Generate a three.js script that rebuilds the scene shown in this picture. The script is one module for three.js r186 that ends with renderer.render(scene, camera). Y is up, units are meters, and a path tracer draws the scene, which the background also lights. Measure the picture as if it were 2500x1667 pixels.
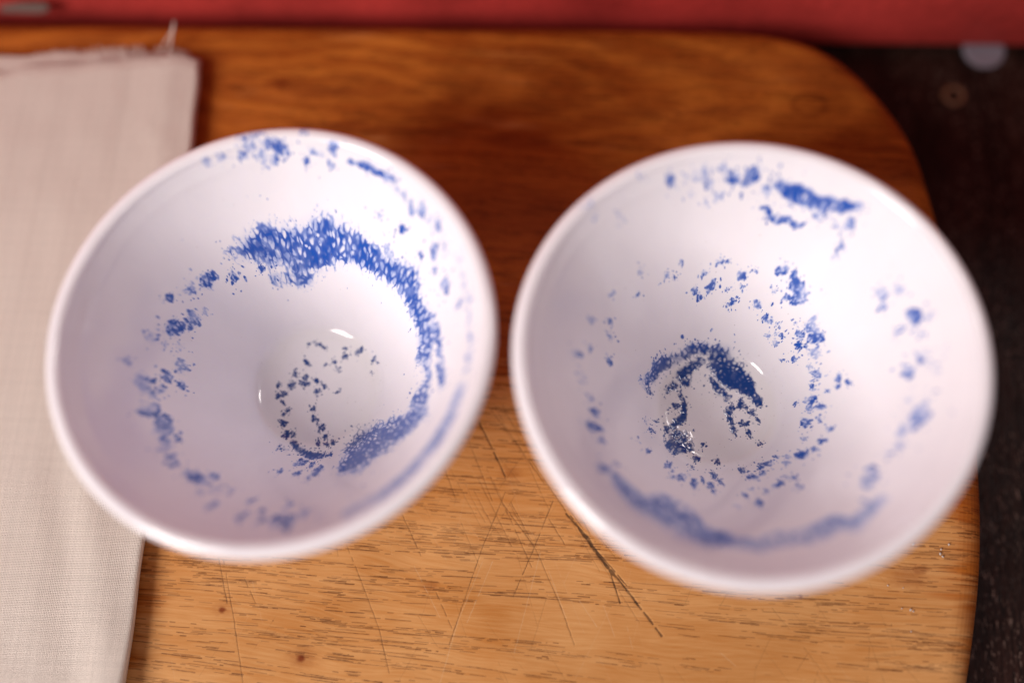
import * as THREE from 'three';
import { mergeGeometries } from 'three/addons/utils/BufferGeometryUtils.js';
import { RoundedBoxGeometry } from 'three/addons/geometries/RoundedBoxGeometry.js';
import { RectAreaLightUniformsLib } from 'three/addons/lights/RectAreaLightUniformsLib.js';

// ---------------------------------------------------------------- camera, light, exposure
const scene = new THREE.Scene();
const camera = new THREE.PerspectiveCamera(36.47, 1024 / 682, 0.02, 20);
camera.position.set(0.02, 0.33138, 0.10);
camera.up.set(-0.0244, 0.30886, -0.9508);
camera.lookAt(0.02 - 0.05034, 0.33138 - 0.95025, 0.10 - 0.30739);
camera.focus = 0.325;
camera.userData.fStop = 1.8;

RectAreaLightUniformsLib.init();
const WINDOW = { at: [-0.80, 0.85, 0.77], size: [0.36, 0.70], look: [0, 0, 0], power: 27, color: [1, 0.945, 0.91] };
const CEILING_LAMP = { at: [0.43, 1.27, -0.47], size: [0.15, 0.15], look: [0.43, 0, -0.4701], power: 30, color: [1, 0.93, 0.90] };
scene.background = new THREE.Color().setRGB(0.215, 0.170, 0.178);

const renderer = new THREE.WebGLRenderer({ antialias: true });
renderer.setSize(1024, 682);
renderer.toneMapping = THREE.LinearToneMapping;
renderer.toneMappingExposure = 0.95;
renderer.shadowMap.enabled = true;

// ---------------------------------------------------------------- helpers
function random(seed) {
  let a = seed >>> 0;
  return () => { a = (a + 0x6D2B79F5) | 0; let t = Math.imul(a ^ (a >>> 15), 1 | a); t = (t + Math.imul(t ^ (t >>> 7), 61 | t)) ^ t; return ((t ^ (t >>> 14)) >>> 0) / 4294967296; };
}
function hash(i, j, k) {
  let h = Math.imul(i, 374761393) + Math.imul(j, 668265263) + Math.imul(k, 2147483647 - 974711);
  h = Math.imul(h ^ (h >>> 13), 1274126177); h = Math.imul(h ^ (h >>> 15), 2246822519);
  return ((h ^ (h >>> 16)) >>> 0) / 4294967296;
}
function noise(x, y, k = 0) {
  const i = Math.floor(x), j = Math.floor(y), u = x - i, v = y - j, a = u * u * (3 - 2 * u), b = v * v * (3 - 2 * v);
  const p = hash(i, j, k), q = hash(i + 1, j, k), r = hash(i, j + 1, k), s = hash(i + 1, j + 1, k);
  return p + (q - p) * a + (r - p) * b + (p - q - r + s) * a * b;
}
function fbm(x, y, k, n) {
  let s = 0, w = 0.5, t = 0;
  for (let o = 0; o < n; o++) { s += w * noise(x, y, k + o * 17); t += w; x *= 2.03; y *= 2.03; w *= 0.5; }
  return s / t;
}
function cells(x, y, k) {                       // distances to the nearest and second nearest cell point
  const i = Math.floor(x), j = Math.floor(y);
  let a = 9, b = 9;
  for (let p = -1; p < 2; p++) for (let q = -1; q < 2; q++) {
    const dx = i + p + hash(i + p, j + q, k) - x, dy = j + q + hash(i + p, j + q, k + 5) - y, d = Math.sqrt(dx * dx + dy * dy);
    if (d < a) { b = a; a = d; } else if (d < b) b = d;
  }
  return [a, b];
}
const clamp = (x, a = 0, b = 1) => Math.min(b, Math.max(a, x));
const smooth = (a, b, x) => { const t = clamp((x - a) / (b - a)); return t * t * (3 - 2 * t); };
const lerp = (a, b, t) => a + (b - a) * t;
const toByte = (c) => { c = clamp(c); return Math.round(255 * (c <= 0.0031308 ? 12.92 * c : 1.055 * Math.pow(c, 1 / 2.4) - 0.055)); };
function colorTexture(w, h, paint, wrap = THREE.ClampToEdgeWrapping) {   // paint(column, row, out) gives linear colour
  const d = new Uint8Array(w * h * 4), c = [0, 0, 0];
  for (let j = 0, n = 0; j < h; j++) for (let i = 0; i < w; i++, n += 4) {
    paint(i, j, c);
    d[n] = toByte(c[0]); d[n + 1] = toByte(c[1]); d[n + 2] = toByte(c[2]); d[n + 3] = 255;
  }
  const t = new THREE.DataTexture(d, w, h);
  t.colorSpace = THREE.SRGBColorSpace; t.magFilter = THREE.LinearFilter; t.minFilter = THREE.LinearMipmapLinearFilter; t.generateMipmaps = true;
  t.wrapS = t.wrapT = wrap; t.needsUpdate = true;
  return t;
}
function greyTexture(w, h, field, wrap = THREE.ClampToEdgeWrapping) {    // field: values 0..1
  const d = new Uint8Array(w * h * 4);
  for (let n = 0; n < w * h; n++) { const v = Math.round(255 * clamp(field[n])); d[4 * n] = d[4 * n + 1] = d[4 * n + 2] = v; d[4 * n + 3] = 255; }
  const t = new THREE.DataTexture(d, w, h);
  t.magFilter = THREE.LinearFilter; t.minFilter = THREE.LinearMipmapLinearFilter; t.generateMipmaps = true;
  t.wrapS = t.wrapT = wrap; t.needsUpdate = true;
  return t;
}
function drawLine(field, w, h, x0, y0, x1, y1, r0, r1, value) {          // a soft-edged tapered line, kept by its maximum
  const R = Math.max(r0, r1) + 1.5, dx = x1 - x0, dy = y1 - y0, l2 = dx * dx + dy * dy || 1;
  for (let j = Math.max(0, Math.floor(Math.min(y0, y1) - R)); j <= Math.min(h - 1, Math.max(y0, y1) + R); j++)
    for (let i = Math.max(0, Math.floor(Math.min(x0, x1) - R)); i <= Math.min(w - 1, Math.max(x0, x1) + R); i++) {
      const t = clamp(((i - x0) * dx + (j - y0) * dy) / l2), d = Math.hypot(i - x0 - t * dx, j - y0 - t * dy), v = value * clamp(lerp(r0, r1, t) + 0.5 - d);
      if (v > field[j * w + i]) field[j * w + i] = v;
    }
}
const taken = new Map();
function numbered(name) { const n = taken.get(name) ?? 0; taken.set(name, n + 1); return n ? `${name}_${String(n).padStart(3, '0')}` : name; }
function tag(o, label, category, group) { o.userData.label = label; o.userData.category = category; if (group) o.userData.group = group; return o; }
function thing(name, label, category, at = [0, 0, 0], group) {
  const o = new THREE.Group(); o.name = numbered(name); o.position.set(...at); scene.add(o);
  return tag(o, label, category, group);
}
function part(name, geometry, material, parent) {
  const m = new THREE.Mesh(geometry, material); m.name = name; m.castShadow = m.receiveShadow = true; parent.add(m);
  return m;
}
function planarUV(g, x0, z0, w, d) {            // looks straight down: u along x, v along z
  const p = g.attributes.position, uv = new Float32Array(p.count * 2);
  for (let i = 0; i < p.count; i++) { uv[2 * i] = (p.getX(i) - x0) / w; uv[2 * i + 1] = (p.getZ(i) - z0) / d; }
  g.setAttribute('uv', new THREE.BufferAttribute(uv, 2));
  return g;
}
function rectLight(w) {
  const l = new THREE.RectAreaLight(new THREE.Color().setRGB(...w.color), w.power, w.size[0], w.size[1]);
  l.position.set(...w.at); l.lookAt(...w.look); scene.add(l);
  return l;
}

// ---------------------------------------------------------------- the window and the lamp that light the table (outside the frame, both mirrored in the glaze)
function makeWindow(w, label) {
  rectLight(w);
  const g = thing('window', label, 'window', w.at);
  g.lookAt(...w.look);
  const [a, b] = w.size, t = 0.05, wood = new THREE.MeshStandardMaterial({ color: new THREE.Color().setRGB(0.6, 0.58, 0.55), roughness: 0.5 });
  const bar = (x, y, bw, bh) => new THREE.BoxGeometry(bw, bh, 0.05).translate(x, y, -0.05);
  part('frame', mergeGeometries([bar(0, b / 2 + t / 2 + 0.003, a + 2 * t, t), bar(0, -b / 2 - t / 2 - 0.003, a + 2 * t, t), bar(a / 2 + t / 2 + 0.003, 0, t, b), bar(-a / 2 - t / 2 - 0.003, 0, t, b)]), wood, g);
  part('pane', new THREE.BoxGeometry(a, b, 0.006).translate(0, 0, -0.03), new THREE.MeshStandardMaterial({ color: 0x888888, emissive: new THREE.Color().setRGB(...w.color), emissiveIntensity: 1.0, roughness: 0.3 }), g);
}
makeWindow(WINDOW, 'large bright window to the left of the table, in front of the board');
{
  rectLight(CEILING_LAMP);
  const [x, y, z] = CEILING_LAMP.at, s = CEILING_LAMP.size[0], g = thing('ceiling_lamp', 'small square white lamp above the table, beyond the red panel', 'lamp', [x, y, z]);
  part('housing', new RoundedBoxGeometry(s + 0.05, 0.05, s + 0.05, 3, 0.006).translate(0, 0.045, 0), new THREE.MeshStandardMaterial({ color: 0xd8d4cf, roughness: 0.6 }), g);
  part('diffuser', new RoundedBoxGeometry(s, 0.012, s, 3, 0.003).translate(0, 0.012, 0), new THREE.MeshStandardMaterial({ color: 0xcccccc, emissive: new THREE.Color().setRGB(...CEILING_LAMP.color), emissiveIntensity: 1, roughness: 0.5 }), g);
}

// ---------------------------------------------------------------- dark table
const TABLE = -0.034;
{
  const W = 1024, field = new Float32Array(W * W), rnd = random(11), groove = new Float32Array(W * W), flecked = new Float32Array(W * W);
  for (let n = 0; n < 9000; n++) { const x = rnd() * W, y = rnd() * W, l = 2 + 14 * rnd() * rnd(); drawLine(flecked, W, W, x, y, x + 1.5 * (rnd() - 0.5), y + l, 0.4 + 1.5 * rnd() * rnd(), 0.3, 0.2 + 0.8 * rnd()); }
  for (let n = 0; n < 5200; n++) {
    const x = rnd() * W, y = rnd() * W, l = 8 + 60 * rnd() * rnd(), lean = (rnd() - 0.5) * 5;
    drawLine(groove, W, W, x, y, x + lean, y + l, 0.2 + rnd() * 0.9, 0.2, 0.35 + 0.65 * rnd());
  }
  for (let j = 0; j < W; j++) for (let i = 0; i < W; i++) {
    const n = j * W + i;
    field[n] = clamp(0.55 + 0.45 * (fbm(i / 5, j / 40, 3, 3) - 0.5) + 0.5 * (fbm(i / 2.2, j / 7, 9, 2) - 0.5) - 0.4 * groove[n]);
  }
  const map = colorTexture(W, W, (i, j, c) => {
    const n = j * W + i, a = fbm(i / 60, j / 260, 21, 4), b = fbm(i / 3, j / 26, 33, 3), t = 0.45 + 0.9 * (a - 0.5) + 1.0 * (b - 0.5), g = 1 - 0.75 * groove[n];
    c[0] = lerp(0.003, 0.046, t) * g; c[1] = lerp(0.0015, 0.018, t) * g; c[2] = lerp(0.0012, 0.013, t) * g;
    const w = flecked[n] * smooth(0.40, 0.62, fbm(i / 90, j / 170, 27, 3)); c[0] = lerp(c[0], 0.30, w); c[1] = lerp(c[1], 0.20, w); c[2] = lerp(c[2], 0.16, w);   // short flecks of paler brown along the grain
  }, THREE.MirroredRepeatWrapping);
  const bump = greyTexture(W, W, field, THREE.MirroredRepeatWrapping);
  const m = new THREE.MeshPhysicalMaterial({ map, bumpMap: bump, bumpScale: 0.0006, roughness: 0.40, specularIntensity: 0.35 });
  const g = planarUV(new RoundedBoxGeometry(1.5, 0.04, 1.2, 3, 0.004).translate(0, TABLE - 0.02, 0.0), -0.1, -0.1, 0.2, 0.2);
  const table = part('table_top', g, m, scene);
  table.userData.kind = 'structure';
}

// ---------------------------------------------------------------- red panel behind the board
{
  const W = 512, map = colorTexture(W, W, (i, j, c) => {
    const t = 0.8 + 0.5 * (fbm(i / 70, j / 70, 41, 4) - 0.5) + 0.25 * (fbm(i / 6, j / 6, 45, 3) - 0.5);
    c[0] = 0.55 * t; c[1] = 0.050 * t; c[2] = 0.042 * t;
  }, THREE.MirroredRepeatWrapping);
  const f = new Float32Array(W * W);
  for (let j = 0; j < W; j++) for (let i = 0; i < W; i++) f[j * W + i] = fbm(i / 9, j / 9, 51, 4);
  const red = new THREE.MeshPhysicalMaterial({ map, bumpMap: greyTexture(W, W, f, THREE.MirroredRepeatWrapping), bumpScale: 0.0004, roughness: 0.5, specularIntensity: 0.5 });
  const g = new RoundedBoxGeometry(1.1, 0.30, 0.018, 5, 0.003);
  const p = g.attributes.position, uv = g.attributes.uv;
  for (let i = 0; i < p.count; i++) uv.setXY(i, p.getX(i) / 0.2, p.getY(i) / 0.2 + p.getZ(i));
  g.translate(0, 0.15, -0.009);
  const o = thing('red_panel', 'glossy red painted panel standing upright behind the wooden board', 'panel', [0, TABLE + 0.0022, -0.1449]);
  part('board', g, red, o);
  for (const x of [-0.5, 0.5]) part('foot', new THREE.CylinderGeometry(0.012, 0.012, 0.0022, 24).translate(x, -0.0011, -0.009), red, o);
}

// ---------------------------------------------------------------- wooden board
const BOARD = { x0: -0.215, z0: -0.145, w: 0.385, d: 0.275, nx: 2048, ny: 1464 };
{
  const { nx, ny } = BOARD, mm = nx / (BOARD.w * 1000);                 // texels per millimetre
  const px = (x) => (x - BOARD.x0 * 1000) * mm, pz = (z) => (z - BOARD.z0 * 1000) * mm;
  const rnd = random(5), pores = new Float32Array(nx * ny), cuts = new Float32Array(nx * ny), pale = new Float32Array(nx * ny);
  // grain direction: a gentle slope and a slow wander
  const lean = (x, z) => 0.045 + 0.16 * (fbm(x / 60, z / 26, 61, 2) - 0.5);
  for (let n = 0; n < 26000; n++) {
    let x = -215 + 385 * rnd(), z = -140 + 270 * rnd();
    const keep = 0.5 * fbm(x / 60, z / 12, 65, 3) + 0.5 * fbm(x / 120, (z - 0.045 * x) / 2.2, 67, 2);     // pores gather along the growth lines
    if (keep < 0.36 + 0.24 * rnd()) continue;
    const l = 1.5 + 20 * rnd() * rnd(), dark = 0.55 + 0.45 * rnd(), r = 0.42 + 0.80 * rnd() * rnd();
    let s = 0;
    while (s < l) { const d = Math.min(1.6, l - s), k = lean(x, z), x1 = x + d, z1 = z + k * d + 0.10 * (rnd() - 0.5); if (rnd() < 0.9) drawLine(pores, nx, ny, px(x), pz(z), px(x1), pz(z1), r * (0.6 + 0.4 * Math.sin(Math.PI * (s + 0.3) / (l + 0.3))), r * 0.8, dark * (0.7 + 0.3 * rnd())); x = x1; z = z1; s += d; }
  }
  const scratch = (field, pts, r, v) => {
    for (let i = 0; i + 1 < pts.length; i++) {
      const [xa, za] = pts[i], [xb, zb] = pts[i + 1], n = Math.max(2, Math.round(Math.hypot(xb - xa, zb - za) / 1.4));
      let ox = xa, oz = za;
      for (let k = 1; k <= n; k++) {
        const t = k / n, x = lerp(xa, xb, t) + 0.16 * (rnd() - 0.5), z = lerp(za, zb, t) + 0.16 * (rnd() - 0.5);
        if (rnd() < 0.93) drawLine(field, nx, ny, px(ox), pz(oz), px(x), pz(z), r * (0.6 + 0.7 * rnd()), r * (0.6 + 0.7 * rnd()), v * (0.65 + 0.35 * rnd()));
        ox = x; oz = z;
      }
    }
  };
  const deep = [
    [[21.9, 50.1], [28.9, 57.4], [33.8, 64.7], [38.6, 69.9], [52, 86.4]], [[23.3, 50.7], [35.9, 67.3], [39.2, 77.1]], [[26.9, 56.1], [41.3, 71.8]], [[-7.4, 21], [-3.4, 28.2], [2, 38.8]],
  ], thin = [
    [[-17.9, 36.6], [-13.9, 45.9]], [[0.9, 46.6], [12.5, 61.4], [21.2, 79.7], [25.2, 90]], [[17.6, 46.1], [11.9, 61.4], [6, 76.3]], [[-10.6, 27], [-1.9, 46.7]], [[-88.6, 67.6], [-84.1, 81.6]],
    [[-86.9, 68.2], [-81.4, 86.1], [-76.2, 105.1]], [[-47.8, 62.1], [-41.9, 74], [-35.3, 87.7]], [[-35.3, 87.7], [-31.3, 100.4]], [[-30.8, 51.8], [-23.1, 66]], [[-18.3, 75.9], [-12.7, 86.5]],
    [[9.5, 32.2], [23.3, 51.4]], [[4.3, 26.5], [14.7, 40.5]], [[2.2, 43.7], [-4.3, 61.3], [-13.3, 91.4]], [[-79.4, 74], [-75.1, 81.2]],
  ], light = [
    [[34, 78], [37.7, 87.2]], [[-4.1, 66], [-11, 84.8], [-15.4, 102.7]], [[-1, 65.9], [-8, 84.7]], [[14, 62.7], [6.9, 93.2]], [[16.8, 68], [22.6, 82.3]], [[41.4, 84.2], [43.4, 91.8]], [[-25.7, 68.1], [-16.5, 83.7]], [[69.8, 90.8], [74.3, 94.4]], [[26.6, 76.9], [32.1, 84.5]],
  ];
  deep.forEach((s, i) => scratch(cuts, s, i === 0 ? 1.7 : 1.15, 1));
  scratch(cuts, [[26, 54.5], [34.5, 65.5], [37, 68.5]], 2.6, 1);
  thin.forEach((s) => scratch(cuts, s, 0.56, 0.62 + 0.3 * rnd()));
  light.forEach((s) => scratch(pale, s, 0.55, 0.8));
  for (let n = 0; n < 34; n++) {                                          // a fan of thin cuts between the bowls
    const x = -14 + 46 * rnd(), z = 14 + 40 * rnd(), a = 1.0 + 0.26 * (rnd() - 0.5), l = 8 + 26 * rnd() * rnd();
    scratch(cuts, [[x, z], [x + l * Math.cos(a), z + l * Math.sin(a)]], 0.30 + 0.25 * rnd(), 0.35 + 0.5 * rnd());
  }
  for (let n = 0; n < 170; n++) {                                          // a web of faint old knife marks
    const x = -105 + 230 * rnd(), z = 22 + 105 * rnd(), a = (rnd() < 0.6 ? 1.05 : 1.95) + 0.5 * (rnd() - 0.5), l = 5 + 20 * rnd();
    scratch(rnd() < 0.55 ? cuts : pale, [[x, z], [x + l * Math.cos(a), z + l * Math.sin(a)]], 0.42, 0.18 + 0.34 * rnd());
  }
  // how often the knife has passed: the cuts and scrapes counted in 4 mm cells, then spread over their neighbours
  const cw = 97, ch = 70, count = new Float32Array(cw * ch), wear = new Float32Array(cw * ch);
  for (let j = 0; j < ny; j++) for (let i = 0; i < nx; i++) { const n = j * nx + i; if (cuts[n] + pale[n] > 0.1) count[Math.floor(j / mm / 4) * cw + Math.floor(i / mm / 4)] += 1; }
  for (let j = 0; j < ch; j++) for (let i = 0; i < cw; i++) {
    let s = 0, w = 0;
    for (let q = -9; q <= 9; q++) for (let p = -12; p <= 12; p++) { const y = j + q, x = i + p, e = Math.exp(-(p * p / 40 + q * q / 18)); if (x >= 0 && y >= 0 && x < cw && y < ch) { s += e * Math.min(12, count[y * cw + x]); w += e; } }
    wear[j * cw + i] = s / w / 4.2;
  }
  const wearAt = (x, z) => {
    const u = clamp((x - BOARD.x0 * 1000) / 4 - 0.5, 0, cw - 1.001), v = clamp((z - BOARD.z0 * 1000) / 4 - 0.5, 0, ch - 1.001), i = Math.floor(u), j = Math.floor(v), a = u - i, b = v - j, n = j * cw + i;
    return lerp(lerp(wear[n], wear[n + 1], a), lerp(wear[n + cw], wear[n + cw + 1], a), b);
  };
  const knots = [[-85.5, 83.6, 1.1, 0.8, 0.95], [-58.9, 97.2, 1.3, 0.9, 1], [-58.5, 97.2, 4, 3, 0.3], [-85, 83.6, 3, 2, 0.25], [-20.5, 74, 2.6, 1.2, 0.4], [-87.9, -105.6, 4, 2.4, 0.7], [94.8, 73.2, 0.6, 0.6, 0.9], [60, 67, 1.6, 1.2, 0.6], [128, 66, 5, 3.2, 0.35], [132, 63.5, 2, 1.2, 0.5], [122, -64, 3.2, 2.4, 0.7], [108, -62, 2.4, 2, 0.6], [3.5, 37.4, 3, 2, 0.35]];
  const map = colorTexture(nx, ny, (i, j, c) => {
    const x = BOARD.x0 * 1000 + i / mm, z = BOARD.z0 * 1000 + j / mm, n = j * nx + i;
    const wob = 16 * (fbm(x / 95, z / 45, 71, 4) - 0.5), zz = z - 0.045 * x + wob;
    // cathedral figure towards the back, straight grain towards the front
    const ex = (x + 62) / 95, ez = (z + 104 + 10 * (fbm(x / 30, z / 20, 79, 3) - 0.5)) / 20, far = 1 - smooth(-85, -45, z);
    const q = lerp(zz / 6.5, 3.0 * Math.sqrt(ex * ex + ez * ez), far);
    const ring = 0.5 + 0.5 * Math.sin(6.283 * (q + 0.5 * fbm(x / 40, z / 7, 83, 3))), rings = ring * ring;
    const streak = fbm(x / 55, zz / 1.1, 91, 4), fine = fbm(x / 7, zz / 0.35, 97, 3), blot = fbm(x / 26, z / 15, 103, 4);
    // redder heartwood in streaks that run with the grain through the whole plank
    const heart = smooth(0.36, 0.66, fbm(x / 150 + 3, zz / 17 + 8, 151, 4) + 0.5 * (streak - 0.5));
    let t = 0.46 + (0.04 + 0.48 * far) * (rings - 0.4) + (0.30 + 0.35 * far) * (streak - 0.5) + 0.8 * (fine - 0.5) + 1.1 * (blot - 0.5);
    t = clamp(t);
    let r = lerp(0.29, 0.50, t), g = lerp(0.066, 0.156, t), b = lerp(0.007, 0.020, t);
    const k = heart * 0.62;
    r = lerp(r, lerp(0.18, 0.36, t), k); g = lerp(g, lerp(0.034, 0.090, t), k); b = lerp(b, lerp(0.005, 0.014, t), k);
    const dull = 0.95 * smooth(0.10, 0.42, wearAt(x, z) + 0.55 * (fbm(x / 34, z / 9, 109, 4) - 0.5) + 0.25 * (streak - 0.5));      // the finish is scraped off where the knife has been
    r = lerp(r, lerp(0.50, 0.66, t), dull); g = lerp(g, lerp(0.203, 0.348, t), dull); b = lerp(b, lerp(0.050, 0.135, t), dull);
    for (const [kx, kz, a, e, v] of knots) {
      const d = Math.hypot((x - kx) / a, (z - kz) / e); if (d > 3) continue;
      const m = v * smooth(1.7, 0.3, d + 0.9 * (fbm(x / 1.4, z / 0.9, 113, 3) - 0.5)); r *= 1 - 0.58 * m; g *= 1 - 0.80 * m; b *= 1 - 0.88 * m;
    }
    const e = Math.hypot((x - 105.9) / 5.5, (z + 99.2) / 4.2), m = 0.5 * smooth(0.42, 0.05, Math.abs(e - 1 - 0.3 * (blot - 0.5)));      // a ring stain
    r *= 1 - 0.5 * m; g *= 1 - 0.6 * m; b *= 1 - 0.6 * m;
    const p = pores[n]; r *= 1 - 0.86 * p; g *= 1 - 0.92 * p; b *= 1 - 0.92 * p;
    const s = cuts[n]; r = lerp(r, 0.035, 0.88 * s); g = lerp(g, 0.020, 0.88 * s); b = lerp(b, 0.014, 0.88 * s);
    const w = pale[n]; r = lerp(r, 0.66, 0.5 * w); g = lerp(g, 0.48, 0.5 * w); b = lerp(b, 0.30, 0.5 * w);
    c[0] = r; c[1] = g; c[2] = b;
  }, THREE.MirroredRepeatWrapping);
  const hx = 1024, hy = 732, height = new Float32Array(hx * hy);
  for (let j = 0; j < hy; j++) for (let i = 0; i < hx; i++) {
    const n = 2 * j * nx + 2 * i, x = i / mm * 2, z = j / mm * 2;
    height[j * hx + i] = 0.8 + 0.16 * (fbm(x / 30, z / 2, 121, 3) - 0.5) - 0.35 * Math.max(pores[n], pores[n + 1]) - 0.75 * Math.max(cuts[n], cuts[n + nx]) - 0.25 * pale[n];
  }
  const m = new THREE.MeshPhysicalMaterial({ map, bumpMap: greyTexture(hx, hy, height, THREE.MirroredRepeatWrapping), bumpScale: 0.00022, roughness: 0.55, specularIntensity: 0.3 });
  // outline seen from above (x, z): straight back edge, round corner, bowed right edge
  const bev = 0.0095, half = [[-0.3, -0.1336], [0.06, -0.1336], [0.08, -0.133], [0.0952, -0.1316], [0.1076, -0.1282], [0.1175, -0.1224], [0.125, -0.1154], [0.133, -0.1051], [0.14, -0.0936], [0.1448, -0.0811], [0.1478, -0.0665], [0.1508, -0.0488], [0.1532, -0.028], [0.1549, -0.005], [0.1555, 0.015], [0.155, 0.04], [0.1528, 0.062], [0.149, 0.082], [0.1445, 0.1], [0.1375, 0.119], [0.125, 0.138], [0.105, 0.152], [0.075, 0.159], [-0.3, 0.16]];
  const curve = new THREE.CatmullRomCurve3(half.map(([x, z]) => new THREE.Vector3(x, z, 0)), false, 'centripetal').getPoints(220);
  const shape = new THREE.Shape();
  const pts = [];
  for (let i = 0; i < curve.length; i++) {                                 // inset by the bevel, which the extrusion adds again
    const a = curve[Math.max(0, i - 1)], b = curve[Math.min(curve.length - 1, i + 1)], dx = b.x - a.x, dy = b.y - a.y, l = Math.hypot(dx, dy);
    pts.push(new THREE.Vector2(curve[i].x - (dy / l) * bev, -(curve[i].y + (dx / l) * bev)));
  }
  shape.setFromPoints(pts);
  const T = -TABLE, g = new THREE.ExtrudeGeometry(shape, { depth: T - 2 * bev - 0.0004, bevelEnabled: true, bevelSize: bev, bevelThickness: bev, bevelSegments: 10, curveSegments: 4 });
  g.rotateX(-Math.PI / 2).translate(0, TABLE + bev + 0.0002, 0);
  planarUV(g, BOARD.x0, BOARD.z0, BOARD.w, BOARD.d);
  const o = thing('cutting_board', 'worn honey-brown wooden board with rounded corner, knife wear, scratches and dark pores', 'cutting board');
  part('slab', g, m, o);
}

// ---------------------------------------------------------------- folded cloth on the left of the board
{
  const N = 24, S = 768, step = S / N;                                     // one tile holds N by N threads
  const rnd = random(77), warp = Array.from({ length: N }, () => rnd()), weft = Array.from({ length: N }, () => rnd()), f = new Float32Array(S * S), over = new Float32Array(S * S);
  for (let j = 0; j < S; j++) for (let i = 0; i < S; i++) {
    const a = Math.floor(i / step), b = Math.floor(j / step), u = i / step - a - 0.5, v = j / step - b - 0.5, up = (a + b) % 2 === 0;
    const along = up ? v : u, across = up ? u : v, w = up ? warp[a] : weft[b];
    const round = Math.sqrt(Math.max(0, 1 - (across / (0.42 + 0.08 * w)) ** 2)), crown = Math.cos(Math.PI * along * 0.95);
    f[j * S + i] = clamp(0.12 + round * (0.28 + 0.5 * crown) + 0.12 * (noise(i / 3, j / 3, 7) - 0.5));
    over[j * S + i] = w;
  }
  const map = colorTexture(S, S, (i, j, c) => {
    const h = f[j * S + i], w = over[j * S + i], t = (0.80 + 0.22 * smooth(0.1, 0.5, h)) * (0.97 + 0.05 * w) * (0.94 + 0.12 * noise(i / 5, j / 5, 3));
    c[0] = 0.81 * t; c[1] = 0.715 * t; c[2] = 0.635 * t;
  }, THREE.RepeatWrapping);
  const bump = greyTexture(S, S, f, THREE.RepeatWrapping);
  const m = new THREE.MeshPhysicalMaterial({ map, bumpMap: bump, bumpScale: 0.00028, roughness: 0.95, sheen: 0.25, sheenRoughness: 0.6, sheenColor: new THREE.Color(0.9, 0.85, 0.82), specularIntensity: 0.3 });
  const tile = 0.0125;
  const edge = (z) => -0.1108 - 0.0058 * clamp((0.07 - z) / 0.185) + 0.0003 * Math.sin(z * 60) + 0.0002 * Math.sin(z * 190 + 1);
  const relief = (x, z) => {
    const d = edge(z) - x;
    let h = 0.0009 * Math.exp(-(((d - 0.010) / 0.0055) ** 2)) * smooth(0.02, -0.07, z);
    h -= 0.0004 * Math.exp(-(((d - 0.024 - 0.06 * (z + 0.11)) / 0.004) ** 2)) * smooth(0.03, -0.06, z);                     // ridge beside the fold at the back
    h += 0.0013 * Math.exp(-(((d - 0.010 - 0.25 * (0.085 - z)) / 0.006) ** 2)) * smooth(0.0, 0.05, z);         // slanting ridge at the front
    h -= 0.0010 * Math.exp(-(((d - 0.022 - 0.22 * (0.085 - z)) / 0.006) ** 2)) * smooth(0.0, 0.05, z);
    h += 0.0012 * (fbm(x * 28 + 40, z * 16 + 40, 131, 3) - 0.5) + 0.0007 * (fbm(x * 90 + 40, z * 60 + 40, 137, 2) - 0.5);
    return h;
  };
  // one folded layer: the section runs over the top, round the fold and back underneath
  function layer(y0, y1, back, inset, moving) {
    const zs = [], xs = 96, arc = 10, nz = 200, z1 = 0.16, pos = [], uv = [], idx = [], r = (y1 - y0) / 2;
    for (let j = 0; j <= nz; j++) zs.push(j / nz);
    const row = 2 * (xs + 1) + arc - 1;
    for (const t of zs) {
      const ring = [];
      for (let i = 0; i <= xs; i++) ring.push([0, i / xs]);
      for (let i = 1; i < arc; i++) ring.push([1, i / arc]);
      for (let i = xs; i >= 0; i--) ring.push([2, i / xs]);
      let run = 0;
      for (const [kind, s] of ring) {
        const za = (x) => lerp(back(x), z1, Math.pow(t, 1.25)), xe0 = edge(lerp(-0.115, z1, t)) - inset - r;
        let x = lerp(-0.27, xe0, kind === 1 ? 1 : 1 - Math.pow(1 - s, 1.3)), y;
        const z = za(Math.min(x, xe0)), h = moving * relief(x, z), round = 1 - smooth(0.0, 0.006, z - back(x));
        if (kind === 0) y = y1 + h; else if (kind === 2) y = y0; else { const a = Math.PI * s; x = xe0 + r * Math.sin(a); y = (y0 + y1) / 2 + h * (1 - s) + r * Math.cos(a); }
        if (kind !== 2) y -= 0.45 * r * round * round;
        pos.push(x, y, z); uv.push((x + (kind === 1 ? r * s : 0)) / tile, z / tile);
      }
    }
    for (let j = 0; j < nz; j++) for (let i = 0; i < row - 1; i++) { const a = j * row + i, b = a + row; idx.push(a, b, a + 1, b, b + 1, a + 1); }
    for (const j of [0, nz]) for (let i = 0; i < row / 2 - 1; i++) { const a = j * row + i, b = j * row + row - 1 - i; if (j === 0) idx.push(a, a + 1, b, a + 1, b - 1, b); else idx.push(a, b, a + 1, a + 1, b, b - 1); }
    const g = new THREE.BufferGeometry();
    g.setAttribute('position', new THREE.Float32BufferAttribute(pos, 3)); g.setAttribute('uv', new THREE.Float32BufferAttribute(uv, 2)); g.setIndex(idx); g.computeVertexNormals();
    return g;
  }
  const o = thing('folded_cloth', 'off-white woven linen cloth, folded, lying on the left of the wooden board', 'cloth');
  const lowBack = (x) => -0.1156 + 0.0022 * smooth(-0.165, -0.20, x) + 0.0004 * Math.sin(x * 300) + 0.0022 * smooth(-0.1235, -0.117, x);
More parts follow.
